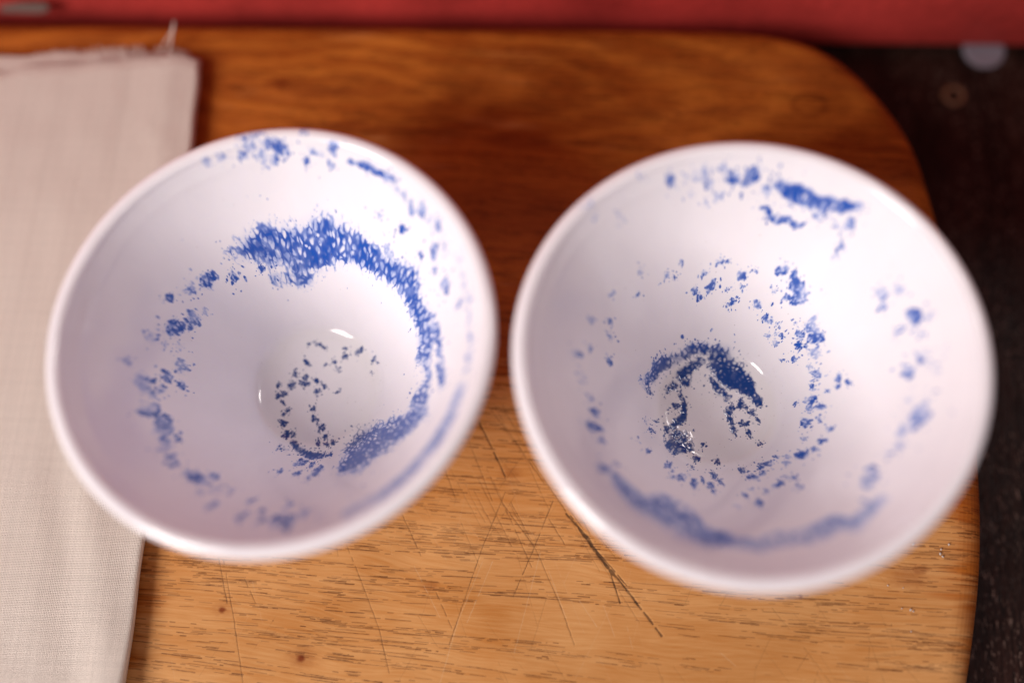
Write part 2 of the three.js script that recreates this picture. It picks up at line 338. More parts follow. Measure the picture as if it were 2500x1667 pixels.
  const topBack = (x) => -0.1108 + 0.0030 * smooth(-0.135, -0.175, x) + 0.004 * smooth(-0.175, -0.195, x) + 0.0003 * Math.sin(x * 420) + 0.0010 * smooth(-0.1225, -0.117, x) - 0.0012 * smooth(-0.150, -0.125, x);
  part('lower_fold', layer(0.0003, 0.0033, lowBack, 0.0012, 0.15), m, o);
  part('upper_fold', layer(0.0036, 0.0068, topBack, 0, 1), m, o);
  // frayed fibres along the back edge and one long loose thread
  const tuft = [], fibre = new THREE.MeshStandardMaterial({ color: new THREE.Color().setRGB(0.66, 0.56, 0.50), roughness: 0.9 });
  for (let n = 0; n < 260; n++) {
    const x = -0.185 + 0.063 * rnd(), dense = Math.exp(-(((x + 0.145) / 0.016) ** 2)) + 0.25; if (rnd() > dense) continue;
    const low = rnd() < 0.7, b = low ? lowBack(x) : topBack(x), y = low ? 0.0024 : 0.0058, l = 0.0012 + 0.0030 * rnd() * dense, a = -1.57 + 1.6 * (rnd() - 0.5);
    const p = [0, 0.33, 0.7, 1].map((t) => new THREE.Vector3(x + Math.cos(a) * l * t + 0.0009 * (rnd() - 0.5), y + 0.0012 * (rnd() - 0.4) * t, b + 0.0006 + Math.sin(a) * l * t));
    tuft.push(new THREE.TubeGeometry(new THREE.CatmullRomCurve3(p), 5, 0.00010 + 0.00012 * rnd(), 4));
  }
  part('frayed_edge', mergeGeometries(tuft), fibre, o).userData.kind = 'stuff';
  const v = (a) => new THREE.CatmullRomCurve3(a.map((p) => new THREE.Vector3(...p)));
  part('thread', new THREE.TubeGeometry(v([[-0.1290, 0.0050, -0.1130], [-0.1284, 0.0058, -0.1170], [-0.1272, 0.0085, -0.1190], [-0.1262, 0.0105, -0.1220], [-0.1262, 0.0110, -0.1240]]), 24, 0.00036, 6), fibre, o);
  part('thread', new THREE.TubeGeometry(v([[-0.1325, 0.0045, -0.1150], [-0.1305, 0.0065, -0.1178], [-0.1280, 0.0088, -0.1198], [-0.1264, 0.0104, -0.1218]]), 20, 0.00020, 6), fibre, o);
}

// ---------------------------------------------------------------- bowls: each mark is [x, z, width, length up the wall, strength], in millimetres from the axis
const leftMarks = {
  strokes: [
    [[17.0,-52.9,1.1,0.6,0.9],[22.3,-51.3,1.4,0.8,0.95],[28.8,-47.7,1.4,0.8,0.9]],
    [[29.4,-46.6,1.1,0.7,0.4],[33.2,-42.7,1.2,0.7,0.4],[35.1,-40.0,1.3,0.8,0.5]],
    [[49.5,-24.5,1.2,0.9,0.3],[52.3,-13.7,1.2,1.0,0.35],[53.7,1.3,1.2,1.2,0.35],[53.4,7.7,1.2,1.3,0.3]],
    [[-23.9,-34.0,1.6,0.9,0.35],[-19.3,-35.7,4.5,2.7,0.72],[-12.8,-37.8,7.4,4.5,0.9],[-4.0,-37.4,8.6,5.4,1],[4.9,-39.7,8.2,5.1,1.12],[11.9,-38.3,6.7,4.2,1.05],[18.8,-34.6,5.1,3.3,1],[25.3,-30.8,4.3,2.9,0.9],[32.0,-25.8,5.7,4.0,0.8],[34.0,-19.8,3.5,2.7,0.8],[38.7,-11.0,4.5,3.9,0.85],[37.3,-5.5,3.6,3.4,0.95]],
    [[37.3,-4.8,2.6,2.5,0.85],[39.4,2.2,1.8,1.9,0.6],[37.9,7.1,2.2,2.7,0.75]],
    [[-12.0,-31.1,3.0,1.9,0.6],[-4.1,-32.0,3.7,2.4,0.75]],
    [[37.1,9.8,3.0,4.0,0.95],[35.6,15.3,4.0,5.9,1],[29.4,16.9,4.2,6.9,1.1],[21.8,19.6,5.1,9.2,1.2],[17.0,24.7,4.8,8.6,1.22],[14.3,27.9,2.7,4.6,0.95]],
    [[41.1,-12.9,1.6,1.3,0.6],[42.9,-5.4,1.6,1.5,0.7],[44.2,3.1,1.6,1.7,0.7],[44.8,8.9,1.2,1.4,0.5]],
    [[-6.2,18.0,1.2,1.1,1],[-4.6,20.0,1.2,1.2,1.05],[-1.2,22.4,1.3,1.5,1],[1.7,23.0,1.2,1.6,1],[4.6,23.0,1.0,1.4,0.95]],
    [[-3.1,-15.7,0.5,0.5,0.8],[-1.1,-15.0,0.5,0.5,0.8],[0.8,-13.9,0.5,0.5,0.8]]
  ],
  soft: [
    [[51.8,12.3,1.4,1.7,0.25],[49.9,19.9,1.5,2.0,0.6],[45.8,28.5,1.5,2.3,0.75],[40.4,35.7,1.3,2.2,0.6],[32.9,42.9,1.5,2.6,0.35],[23.7,47.5,1.7,2.7,0.18]]
  ],
  flecks: [
    [-13.9,-57.7,2.2,2.6,0.45], [-12.6,-55.8,1.5,0.8,0.7], [-10.0,-54.8,1.3,0.7,0.85], [-7.3,-57.0,1.8,1.0,0.6], [-4.1,-56.1,2.2,1.2,0.9], [-2.1,-55.8,1.3,0.7,0.8], [-5.9,-54.5,1.3,0.7,0.8], [3.3,-54.2,1.3,0.7,0.85],
    [6.7,-55.7,1.9,1.0,0.4], [12.1,-55.7,2.1,1.2,0.55], [10.4,-52.9,1.1,0.6,0.7], [3.6,-60.0,1.5,1.7,0.5], [-8.6,-53.8,1.8,1.0,0.4], [-24.5,-51.1,1.1,0.6,0.4], [-20.3,-52.5,1.1,0.6,0.4], [-14.9,-54.0,1.5,0.8,0.5],
    [-10.2,-58.1,1.8,1.7,0.5], [37.9,-39.0,2.2,1.4,0.75], [42.7,-34.2,2.1,1.3,0.5], [40.6,-36.3,1.5,0.9,0.5], [31.3,-37.5,1.5,0.9,0.95], [24.3,-41.7,1.0,0.6,0.6], [25.5,-34.4,2.1,1.4,0.9], [41.6,-29.1,2.3,1.6,0.6],
    [45.2,-28.0,1.5,1.0,0.5], [36.8,-30.7,1.1,0.7,0.7], [41.4,-25.4,1.4,1.0,0.5], [44.6,-20.2,2.2,1.6,0.7], [49.5,-12.9,1.9,1.5,0.5], [-24.0,-28.4,1.9,1.1,0.55], [-16.5,-32.2,1.4,0.8,0.55], [-30.6,-25.3,2.9,1.7,0.95],
    [-34.7,-22.1,2.0,1.2,0.65], [-39.1,-17.9,1.4,0.8,0.75], [-34.9,-14.2,2.7,1.6,0.9], [-38.6,-10.0,2.7,1.6,0.95], [-43.1,-5.2,2.0,1.1,0.6], [-40.6,-4.6,1.6,1.0,0.4], [-32.4,-17.6,1.2,0.7,0.5], [-36.8,0.9,2.4,1.4,0.95],
    [-39.3,5.0,1.8,1.1,0.95], [-36.1,6.3,1.4,0.9,0.9], [-42.7,9.1,3.3,1.9,0.9], [-41.0,11.9,2.1,1.2,0.7], [-39.3,10.2,1.7,1.0,0.7], [-40.1,17.6,3.1,1.9,0.95], [-36.6,18.2,1.5,0.9,0.8], [-46.6,4.1,1.2,0.7,0.5],
    [-37.2,-5.0,1.2,0.7,0.5], [-36.5,22.2,2.9,1.8,0.85], [-33.9,26.8,2.1,1.3,0.85], [-33.1,24.0,1.3,0.8,0.95], [-34.5,28.7,1.5,0.9,0.5], [-31.9,31.0,1.8,1.2,0.45], [-29.9,33.7,1.8,1.2,0.4], [-24.2,36.1,2.6,1.9,0.95],
    [-20.9,34.9,1.4,1.1,0.95], [-21.4,37.9,1.8,1.4,0.6], [-18.5,39.8,1.4,1.1,0.6], [-20.0,41.8,1.4,1.0,0.45], [-16.3,40.2,1.4,1.1,0.45], [-15.6,45.8,2.0,1.6,0.4], [-13.9,39.2,0.9,0.8,0.6], [-6.4,48.2,2.0,1.8,0.55],
    [-7.3,42.5,1.1,1.0,0.75], [-2.8,45.5,1.1,1.1,0.65], [-1.1,49.4,1.8,1.8,0.5], [3.7,49.4,2.6,2.9,0.95], [7.4,49.3,2.2,2.7,0.9], [10.4,46.6,1.4,1.8,0.9], [3.9,44.1,1.5,1.7,0.6], [15.6,47.6,1.2,1.7,0.35],
    [-4.8,-15.2,0.4,0.5,0.9], [12.3,-13.0,1.2,1.1,1], [7.7,-14.1,0.6,0.6,0.9], [7.8,-11.2,0.8,0.7,0.95], [17.4,-10.4,0.7,0.6,0.8], [16.9,-6.1,0.5,0.4,0.8], [4.4,-9.2,0.6,0.6,0.8], [1.8,-8.5,0.6,0.6,0.85],
    [5.6,-6.8,0.6,0.6,0.5], [-4.8,-8.9,1.0,1.1,1], [-8.0,-4.7,0.9,0.9,1], [-4.6,-3.6,0.8,0.9,1], [-9.1,-0.9,1.5,1.5,1], [-4.1,-1.5,1.0,1.0,1], [-6.1,-1.8,0.9,0.9,1], [-1.2,-2.6,0.8,0.9,1],
    [1.4,-1.1,0.9,0.8,0.85], [-0.5,1.5,1.2,1.1,0.6], [-13.5,-0.7,0.5,0.5,0.9], [-13.0,2.5,0.9,0.9,0.95], [-11.7,1.8,0.5,0.5,0.8], [-10.5,1.7,0.5,0.5,0.8], [6.4,0.7,0.6,0.6,0.7], [-10.9,5.0,0.5,0.5,0.9],
    [-9.3,7.5,0.7,0.7,0.95], [-10.2,8.7,0.6,0.6,0.95], [-10.1,11.8,1.2,1.1,1], [-1.1,6.7,0.9,0.9,0.9], [-0.4,10.0,1.3,1.3,0.95], [2.2,13.0,1.4,1.4,1], [3.9,15.8,0.7,0.7,0.95], [-9.2,15.3,1.3,1.2,0.95],
    [-6.7,15.3,1.2,1.1,0.85], [2.0,18.3,1.0,1.0,0.85], [4.8,18.3,1.0,1.0,0.95], [6.6,17.9,1.1,1.2,0.95], [6.4,22.5,0.9,1.3,0.8], [-5.9,30.0,1.0,1.0,0.95], [-1.7,25.8,1.7,2.0,0.75], [-0.2,30.7,1.1,1.3,0.8],
    [5.4,29.3,1.7,2.3,0.95], [4.1,31.9,0.9,1.2,0.6], [-9.3,20.2,2.1,1.9,0.4], [2.3,26.4,0.8,1.0,0.8]
  ],
};
const rightMarks = {
  strokes: [
    [[11.2,-52.1,2.0,1.2,0.85],[15.5,-50.2,2.4,1.4,1],[20.3,-48.5,2.6,1.5,1],[24.4,-46.8,2.4,1.4,1],[28.2,-45.7,2.2,1.3,1],[32.4,-44.4,1.1,0.6,0.85]],
    [[8.6,-47.9,1.4,0.8,0.95],[12.6,-46.2,1.2,0.8,0.85],[15.9,-45.2,1.2,0.7,0.9],[19.5,-44.1,1.0,0.6,0.8]],
    [[0.4,-19.1,2.4,2.1,1.2],[2.0,-15.7,4.3,4.6,1.4],[5.2,-11.5,4.4,4.7,1.45],[8.9,-9.0,3.2,3.4,1.4],[11.7,-6.1,2.0,2.0,1.2],[13.9,-2.2,1.0,1.0,1]],
    [[-3.9,-19.4,2.4,1.9,0.9],[-7.0,-19.5,2.4,1.9,0.85],[-10.7,-16.6,2.3,1.9,0.72],[-14.6,-15.1,2.4,1.9,0.85],[-19.0,-12.3,2.4,2.0,0.9],[-20.2,-8.9,2.1,1.8,0.9],[-23.7,-6.2,1.8,1.6,0.6],[-21.4,-4.3,1.2,1.1,0.5]],
    [[-4.7,-16.1,1.7,1.7,0.95],[-7.7,-13.4,2.0,2.0,0.95],[-10.7,-11.1,2.2,2.1,0.9],[-9.0,-8.5,1.6,1.5,0.97]],
    [[-12.8,-7.5,1.7,1.7,0.8],[-15.3,-5.3,0.9,0.8,0.7]],
    [[-10.7,-4.6,0.9,0.8,0.9],[-9.9,-1.1,1.2,1.1,1],[-10.1,2.7,1.3,1.3,1],[-12.5,5.4,1.4,1.4,1],[-15.1,7.3,1.7,1.7,0.8]],
    [[-12.9,9.2,2.5,2.5,0.9],[-10.1,9.5,1.9,2.0,1]],
    [[-14.2,12.2,2.4,2.5,0.9],[-8.5,12.4,1.6,1.7,0.95],[-13.1,14.8,1.2,1.7,0.95]],
    [[-1.1,-10.0,1.1,1.2,0.95],[1.8,-6.2,1.8,1.9,0.95],[3.8,-4.1,1.2,1.3,0.95]],
    [[3.7,0.2,1.0,1.0,0.95],[4.8,3.6,1.0,0.9,1],[5.6,6.5,1.4,1.4,1.1]]
  ],
  soft: [
    [[27.7,42.6,2.4,1.9,0.45],[24.0,41.5,2.9,2.4,0.5],[17.4,45.2,2.9,2.6,0.45],[10.5,45.7,2.6,2.6,0.4],[3.6,48.2,2.1,2.4,0.4],[-1.2,47.2,2.0,2.4,0.4],[-4.5,46.5,1.7,2.1,0.5]],
    [[35.6,35.5,1.6,1.1,0.3],[31.5,39.0,1.8,1.4,0.4],[27.9,42.1,2.4,1.9,0.45]],
    [[-3.8,46.3,2.2,2.7,0.75],[-9.6,45.8,2.6,3.5,0.7],[-14.7,41.2,4.3,6.1,0.6],[-20.5,37.6,3.8,5.6,0.65],[-26.9,37.4,2.3,3.4,0.6],[-31.0,33.2,1.9,2.7,0.7],[-34.1,29.8,1.2,1.7,0.5]],
    [[-22.2,35.6,1.0,1.4,1],[-18.0,37.8,1.1,1.6,1],[-13.5,41.3,1.1,1.5,1]]
  ],
  flecks: [
    [-19.6,-51.6,1.8,1.1,0.85], [-14.8,-52.0,1.8,1.1,0.45], [-10.6,-53.8,2.5,1.5,0.6], [-8.4,-52.3,1.5,0.9,0.7], [-4.8,-55.2,1.2,0.7,0.4], [-1.9,-53.4,1.7,1.0,0.8], [3.0,-54.4,2.5,1.4,0.88], [2.0,-53.3,1.5,0.9,0.8],
    [-4.9,-50.2,1.5,0.9,0.6], [-8.5,-48.7,1.0,0.6,0.4], [-13.0,-49.6,1.0,0.6,0.4], [7.9,-51.6,1.7,1.0,0.88], [22.8,-45.1,1.5,0.9,0.6], [25.6,-44.3,1.1,0.6,0.6], [28.1,-42.3,1.0,0.6,0.6], [31.7,-41.5,1.7,1.0,0.88],
    [30.1,-38.0,1.1,0.7,0.7], [29.5,-35.9,0.9,0.5,0.5], [29.3,-40.1,0.6,0.4,0.5], [-43.0,-40.8,2.6,1.6,0.33], [-42.0,-38.8,2.1,1.3,0.3], [-33.8,-40.9,1.9,1.2,0.3], [-29.2,-50.6,1.8,1.1,0.25], [41.0,-23.6,2.1,1.2,0.9],
    [44.3,-23.4,1.7,1.0,0.5], [47.8,-15.4,2.3,1.3,0.97], [41.6,-20.5,1.5,0.9,0.35], [50.8,-14.1,1.5,0.8,0.25], [45.2,-13.0,1.5,0.9,0.5], [49.0,-11.3,1.5,0.8,0.4], [46.8,-0.9,1.8,1.1,0.7], [49.4,-4.2,2.5,1.4,0.42],
    [53.3,-4.0,1.7,1.0,0.28], [51.3,-0.9,1.5,0.9,0.32], [47.1,12.1,3.7,2.3,0.97], [44.1,15.7,2.0,1.2,0.92], [46.5,6.7,1.5,0.9,0.4], [42.6,20.3,1.3,0.8,0.45], [39.9,21.6,1.3,0.9,0.4], [34.6,29.3,2.7,1.9,0.85],
    [35.6,25.9,1.6,1.1,0.6], [33.1,37.0,2.4,1.7,0.5], [-37.1,28.4,1.5,1.9,0.85], [-39.1,10.2,1.4,1.5,0.85], [-40.7,15.2,1.6,1.8,0.8], [-38.5,15.0,1.2,1.4,0.85], [-37.5,19.0,1.2,1.4,0.5], [-41.1,6.2,1.3,1.3,0.5],
    [-43.4,0.6,2.3,2.1,0.33], [-44.8,-5.3,1.3,1.1,0.7], [-34.8,-7.6,1.0,0.9,0.95], [-41.0,-8.4,0.9,0.7,0.7], [-35.2,-18.4,1.0,0.8,0.9], [-41.0,-16.2,1.1,0.9,0.9], [-35.1,-14.6,1.2,0.9,0.8], [-34.9,-24.6,0.7,0.5,0.8],
    [-26.7,-27.7,0.6,0.4,0.7], [-26.5,-33.0,1.1,0.7,0.5], [-33.5,26.3,1.1,1.5,0.5], [-18.1,-33.9,1.2,0.8,0.9], [-15.7,-34.0,0.8,0.6,0.5], [-13.8,-37.6,0.7,0.4,0.5], [-2.1,-38.7,1.3,0.9,0.8], [0.0,-38.7,0.8,0.5,0.6],
    [5.4,-35.9,1.2,0.8,1], [8.4,-36.6,0.8,0.5,0.5], [-6.6,-36.1,0.9,0.6,0.5], [-8.4,-32.5,1.2,0.8,1], [-7.0,-31.0,1.0,0.7,0.95], [-3.3,-33.6,1.8,1.2,0.88], [1.7,-33.4,0.8,0.5,0.5], [11.2,-29.5,1.3,0.9,1],
    [4.0,-30.5,1.1,0.7,0.7], [2.5,-29.6,0.7,0.5,0.6], [5.9,-33.6,0.8,0.5,0.6], [16.3,-35.7,1.9,1.2,0.92], [19.7,-34.2,1.0,0.7,0.6], [20.7,-31.9,2.6,1.6,0.85], [22.1,-29.2,2.8,1.8,0.92], [18.7,-29.9,1.3,0.8,0.8],
    [15.4,-31.9,0.9,0.6,0.5], [14.6,-25.6,1.3,0.9,0.8], [17.7,-24.2,0.8,0.5,0.5], [22.1,-23.3,0.8,0.5,0.5], [26.3,-21.1,2.2,1.5,0.95], [28.0,-18.3,2.5,1.7,0.88], [23.7,-19.7,1.1,0.7,0.5], [15.3,-22.0,0.9,0.6,0.85],
    [17.4,-22.2,0.7,0.5,0.5], [19.2,-21.4,0.8,0.5,0.9], [17.8,-19.4,0.9,0.7,0.95], [23.5,-20.8,0.9,0.6,0.8], [26.3,-20.8,1.7,1.1,1], [26.7,-18.3,1.2,0.8,0.85], [28.8,-17.9,1.7,1.1,0.7], [24.0,-16.9,1.1,0.7,0.95],
    [26.2,-16.6,0.8,0.5,0.5], [28.0,-14.1,1.7,1.2,0.95], [22.9,-14.3,0.8,0.6,1], [20.0,-14.8,0.7,0.5,0.5], [27.3,-10.7,1.1,0.7,0.7], [28.9,-7.9,1.9,1.3,0.8], [33.6,-5.2,1.2,0.8,0.95], [35.4,-3.0,0.7,0.4,0.6],
    [33.4,-2.9,0.7,0.4,0.5], [27.8,-4.5,1.1,0.8,0.95], [27.1,-0.9,1.7,1.2,1], [29.3,2.1,1.3,0.9,0.95], [27.3,1.8,1.3,0.9,0.7], [25.8,6.4,1.6,1.2,0.95], [28.8,6.1,1.1,0.8,0.7], [30.9,9.6,1.0,0.7,0.8],
    [23.8,-1.0,0.6,0.4,0.8], [30.9,-1.9,0.7,0.5,0.5], [28.7,13.4,1.3,0.9,0.7], [26.3,16.0,1.0,0.8,0.95], [23.1,17.0,1.9,1.5,1], [19.2,18.9,1.0,0.9,0.8], [24.7,11.2,0.7,0.5,0.6], [17.5,16.2,0.9,0.8,0.7],
    [20.3,16.6,0.9,0.7,0.7], [14.5,17.9,1.2,1.1,1], [12.8,19.2,1.0,1.0,0.95], [12.6,21.3,1.2,1.2,0.8], [9.8,23.1,1.3,1.4,1], [7.5,20.2,1.3,1.4,0.7], [14.6,26.9,0.9,0.8,0.85], [16.3,25.9,0.7,0.7,0.7],
    [19.7,24.0,0.9,0.8,0.8], [18.1,23.7,0.7,0.6,0.6], [19.7,27.9,1.0,0.9,0.5], [11.6,28.4,1.0,1.0,0.5], [7.6,27.6,0.7,0.8,0.7], [5.8,30.3,0.8,1.0,1], [8.6,32.8,1.3,1.4,0.95], [2.5,34.4,0.7,0.8,0.5],
    [0.0,17.0,0.9,1.0,1], [-6.2,16.0,0.9,1.0,1], [-4.4,11.4,0.7,0.7,0.9], [-15.9,20.1,1.2,1.8,0.88], [-14.9,22.3,0.6,1.0,0.7], [-14.9,24.9,0.8,1.2,0.7], [-12.2,24.0,1.2,1.8,1], [-8.8,26.3,1.2,1.7,0.9],
    [-5.3,24.5,0.8,1.1,0.9], [-1.5,22.0,1.1,1.5,1], [-3.5,26.2,1.1,1.5,1], [-3.3,28.8,0.8,1.1,0.9], [0.1,24.4,0.8,1.1,0.7], [-8.0,19.3,0.7,1.0,0.7], [-9.7,22.8,0.5,0.8,0.6], [-22.2,16.5,0.8,1.1,0.95],
    [-20.8,8.5,1.0,1.2,0.7], [-22.4,6.0,0.9,1.0,0.4], [-18.7,4.7,0.7,0.8,0.7], [-25.4,13.5,0.8,1.1,0.45], [5.3,-0.7,1.1,1.1,0.88], [8.2,-3.4,0.8,0.8,0.95], [8.1,-1.4,1.0,1.0,0.95], [11.8,0.7,1.1,1.1,0.95],
    [8.4,4.3,0.9,0.8,0.95], [10.1,4.3,1.0,0.9,0.95], [13.4,3.3,0.7,0.7,0.95], [10.4,7.5,1.1,1.1,0.85], [9.7,-0.8,0.7,0.7,0.7], [13.5,10.6,0.7,0.7,0.7], [-12.8,-0.8,1.3,1.2,0.75]
  ],
};const TEX = 2048;
// Lays the cobalt sponge marks on a bowl's inside, as seen straight down into it; (x, z) in millimetres from its axis.
function spongeField(marks, half, seed) {
  const D = new Float32Array(TEX * TEX), F = new Float32Array(TEX * TEX), soft = new Float32Array(TEX * TEX), mm = TEX / (2 * half);
  const rnd = random(seed + 40);
  const stamp = (F, x, z, a, b, d, e0) => {                                // a along the wall's circle, b up the wall
    const n = Math.hypot(x, z) || 1, ux = x / n, uz = z / n, R = Math.max(a, b) * 1.6;
    for (let j = Math.max(0, Math.floor((z - R + half) * mm)); j <= Math.min(TEX - 1, (z + R + half) * mm); j++) for (let i = Math.max(0, Math.floor((x - R + half) * mm)); i <= Math.min(TEX - 1, (x + R + half) * mm); i++) {
      const dx = i / mm - half - x, dz = j / mm - half - z, p = (dx * ux + dz * uz) / b, q = (-dx * uz + dz * ux) / a, v = d * (1 - smooth(e0, 1.4, Math.sqrt(p * p + q * q)));
      if (v > F[j * TEX + i]) F[j * TEX + i] = v;
    }
  };
  const along = (F, s, e0) => s.forEach((p, k) => {
    if (k === s.length - 1) return stamp(F, ...p, e0);
    const q = s[k + 1], n = Math.max(1, Math.ceil(Math.hypot(q[0] - p[0], q[1] - p[1]) / (0.3 * Math.min(p[2], p[3], q[2], q[3]))));
    for (let t = 0; t < n; t++) stamp(F, ...p.map((v, m) => lerp(v, q[m], t / n)), e0);
  });
  marks.strokes.forEach((s) => along(D, s, 0.3));
  marks.soft.forEach((s) => along(soft, s, 0.2));
  marks.flecks.forEach(([x, z, a, b, d]) => {                                // a fleck is a loose huddle of dabs
    const n = Math.hypot(x, z) || 1;
    stamp(F, x, z, a + 0.1, b + 0.1, d * 0.93, 0.05);
    for (let k = 0; k < 6; k++) { const u = 6.283 * rnd(), v = 1.0 * Math.sqrt(rnd()), p = b * v * Math.sin(u), q = a * v * Math.cos(u), s = 0.18 + 0.30 * rnd(); stamp(F, x + (p * x - q * z) / n, z + (p * z + q * x) / n, a * s + 0.12, b * s * 1.3 + 0.12, Math.min(1.1, d * (0.8 + 0.5 * rnd())), 0.1); }
  });
  for (const [x, z, a, b, d] of [...marks.flecks, ...marks.strokes.flat()]) for /* finer spatter round every mark */ (let k = 0; k < 12; k++) {
    const u = 6.283 * rnd(), v = 0.8 + 2.6 * rnd() * rnd(), n = Math.hypot(x, z) || 1, p = b * v * Math.sin(u), q = a * v * Math.cos(u), s = 0.18 + 0.50 * rnd() * rnd() * rnd();
    stamp(F, x + (p * x - q * z) / n, z + (p * z + q * x) / n, s, s * (0.8 + 0.5 * rnd()), (0.55 + 0.6 * rnd()) * Math.min(1, d + 0.2), 0.1);
  }
  return { D, F, soft };
}
function bowlTextures(marks, half, seed, well, grain, rough) {
  const { D, F, soft } = spongeField(marks, half, seed), mm = TEX / (2 * half), height = new Float32Array(TEX * TEX), rnd = random(seed);
  const dots = new Float32Array(TEX * TEX);
  for (let n = 0; n < 420; n++) {                                           // iron specks in the clay, most of them down in the well
    const r = rnd() < 0.62 ? (well + 3) * Math.sqrt(rnd()) : half * Math.sqrt(rnd()), a = 6.283 * rnd(), x = (r * Math.cos(a) + half) * mm, y = (r * Math.sin(a) + half) * mm, s = 0.6 + 1.6 * rnd() * rnd();
    drawLine(dots, TEX, TEX, x, y, x + 0.1, y, s, s, 0.25 + 0.65 * rnd());
  }
  const map = colorTexture(TEX, TEX, (i, j, c) => {
    const n = j * TEX + i, x = i / mm - half, z = j / mm - half, R = Math.hypot(x, z);
    let r = 0.885, g = 0.845, b = 0.88, h = 0.5;
    const pool = smooth(well + 1.2, well - 1.5, R + 2.2 * (fbm(x / 6 + 30, z / 6 + 30, seed + 1, 3) - 0.5)) * (0.35 + 0.9 * fbm(x / 11 + 9, z / 11 + 9, seed + 2, 3));
    r *= 1 - 0.01 * pool; g *= 1 - 0.01 * pool; b *= 1 - 0.05 * pool;          // glaze pooled a little warmer in the well
    const v = 0.97 + 0.06 * fbm(x / 9 + 50, z / 9 + 50, seed + 3, 4); r *= v; g *= v; b *= v;
    const wx = x + 1.3 * (fbm(x / 2.2, z / 2.2, seed + 4, 2) - 0.5), wz = z + 1.3 * (fbm(x / 2.2 + 70, z / 2.2, seed + 5, 2) - 0.5);
    const wi = clamp(Math.round((wx + half) * mm), 0, TEX - 1), wj = clamp(Math.round((wz + half) * mm), 0, TEX - 1), d = D[wj * TEX + wi], df = F[wj * TEX + wi], sf = soft[n];
    let k = 0, ink = 0;
    if (d > 0.03) {
      const inWell = smooth(well + 6, well + 2, R), size = lerp(grain, 1.7, inWell), run = Math.pow(Math.max(R, well) / 38, -0.2), [f1, f2] = cells(run * wx / size + 90, run * wz / size + 90, seed + 6), e = f2 - f1;
      const net = 1 - smooth(0.04, 0.50 + 0.9 * Math.max(0, d - 0.85), e), vn = fbm(x / 1.3 + 20, z / 1.3 + 20, seed + 7, 3), fine = fbm(x / 0.5, z / 0.5, seed + 8, 2), big = fbm(x / 4.2, z / 4.2, seed + 9, 3);
      const s = 0.34 * net + 0.58 * smooth(0.26, 0.74, vn) + 0.22 * (fine - 0.5) + 0.02, t = 1.0 - d * (0.62 + 0.56 * smooth(0.25, 0.75, big));
      k = smooth(t - 0.20, t + 0.30, s);
      ink = k * (0.16 + 0.62 * clamp(d) * (0.25 + 0.85 * net) + 0.62 * (big - 0.45) * clamp(d)) + 0.20 * smooth(0.45, 0.95, d) + 0.035 * smooth(0.05, 0.5, d);
      const bubble = 1 - smooth(0.16, 0.42, f1);                                  // the sponge's bubbles leave paler rings and dots
      ink = Math.max(0, ink) * lerp(1, 1.45, inWell) * (1 - 0.85 * bubble * smooth(0.3, 0.75, fbm(x / 1.7 + 3, z / 1.7 + 3, seed + 18, 2))) * (0.72 + 0.75 * smooth(0.25, 0.75, fbm(x / 2.1 + 5, z / 2.1 + 5, seed + 19, 2)));
      h -= 0.25 * k;
    }
    if (df > 0.02) {
      const inWell = smooth(well + 6, well + 2, R), vn = fbm(x / 0.95 + 20, z / 0.95 + 20, seed + 27, 3), fine = fbm(x / 0.4, z / 0.4, seed + 28, 2), [f1, f2] = cells(wx / 1.1 + 40, wz / 1.1 + 40, seed + 29);
      const kf = smooth(0.20, 0.66, df + 0.75 * (vn - 0.5) + 0.3 * (fine - 0.5)) * (1 - 0.62 * (1 - smooth(0.15, 0.40, f1)));
      ink = Math.max(ink, kf * (0.22 + 0.70 * df * smooth(0.25, 0.7, vn) + 0.25 * kf) * lerp(0.30 + 1.15 * smooth(0.25, 0.75, fbm(x / 3.4 + 7, z / 3.4 + 7, seed + 33, 2)), 1.35, inWell) + 0.025 * smooth(0.05, 0.6, df)); k = Math.max(k, kf);
    }
    if (sf > 0.02) ink = Math.max(ink, sf * (0.10 + 0.75 * fbm(x / 2.6, z / 3.2, seed + 12, 3) + 0.75 * smooth(0.42, 0.68, fbm(x / 1.1, z / 1.1, seed + 17, 3))) * 0.95);
    const deepness = smooth(well + 7, well - 2, R), cover = 1 - Math.exp(-3.0 * ink), dark = clamp(1.25 * ink);   // thick glaze in the well turns the cobalt navy
    r = lerp(r, lerp(lerp(0.022, 0.002, dark), 0.007, 0.75 * deepness), cover); g = lerp(g, lerp(lerp(0.200, 0.075, dark), 0.036, 0.75 * deepness), cover); b = lerp(b, lerp(lerp(0.70, 0.42, dark), 0.165, 0.75 * deepness), cover);
    const s = dots[n]; r *= 1 - 0.62 * s; g *= 1 - 0.68 * s; b *= 1 - 0.72 * s;
    h += 0.10 * (fbm(x / 0.9 + 11, z / 0.9 + 11, seed + 13, 3) - 0.5);
    if (rough) { const q = Math.hypot(x - rough[0], z - rough[1]) / rough[2], a = smooth(1.25, 0.35, q + 0.6 * (fbm(x / 1.6, z / 1.6, seed + 14, 2) - 0.5)); h += a * 1.1 * (fbm(x / 0.8, z / 0.8, seed + 15, 2) - 0.5); }
    h += 0.55 * (fbm(x / 8 + 61, z / 8 + 61, seed + 16, 2) - 0.5);                 // slow ripples of the glaze
    height[n] = h;
    c[0] = r; c[1] = g; c[2] = b;
  });
  return { map, bump: greyTexture(TEX, TEX, height) };
}
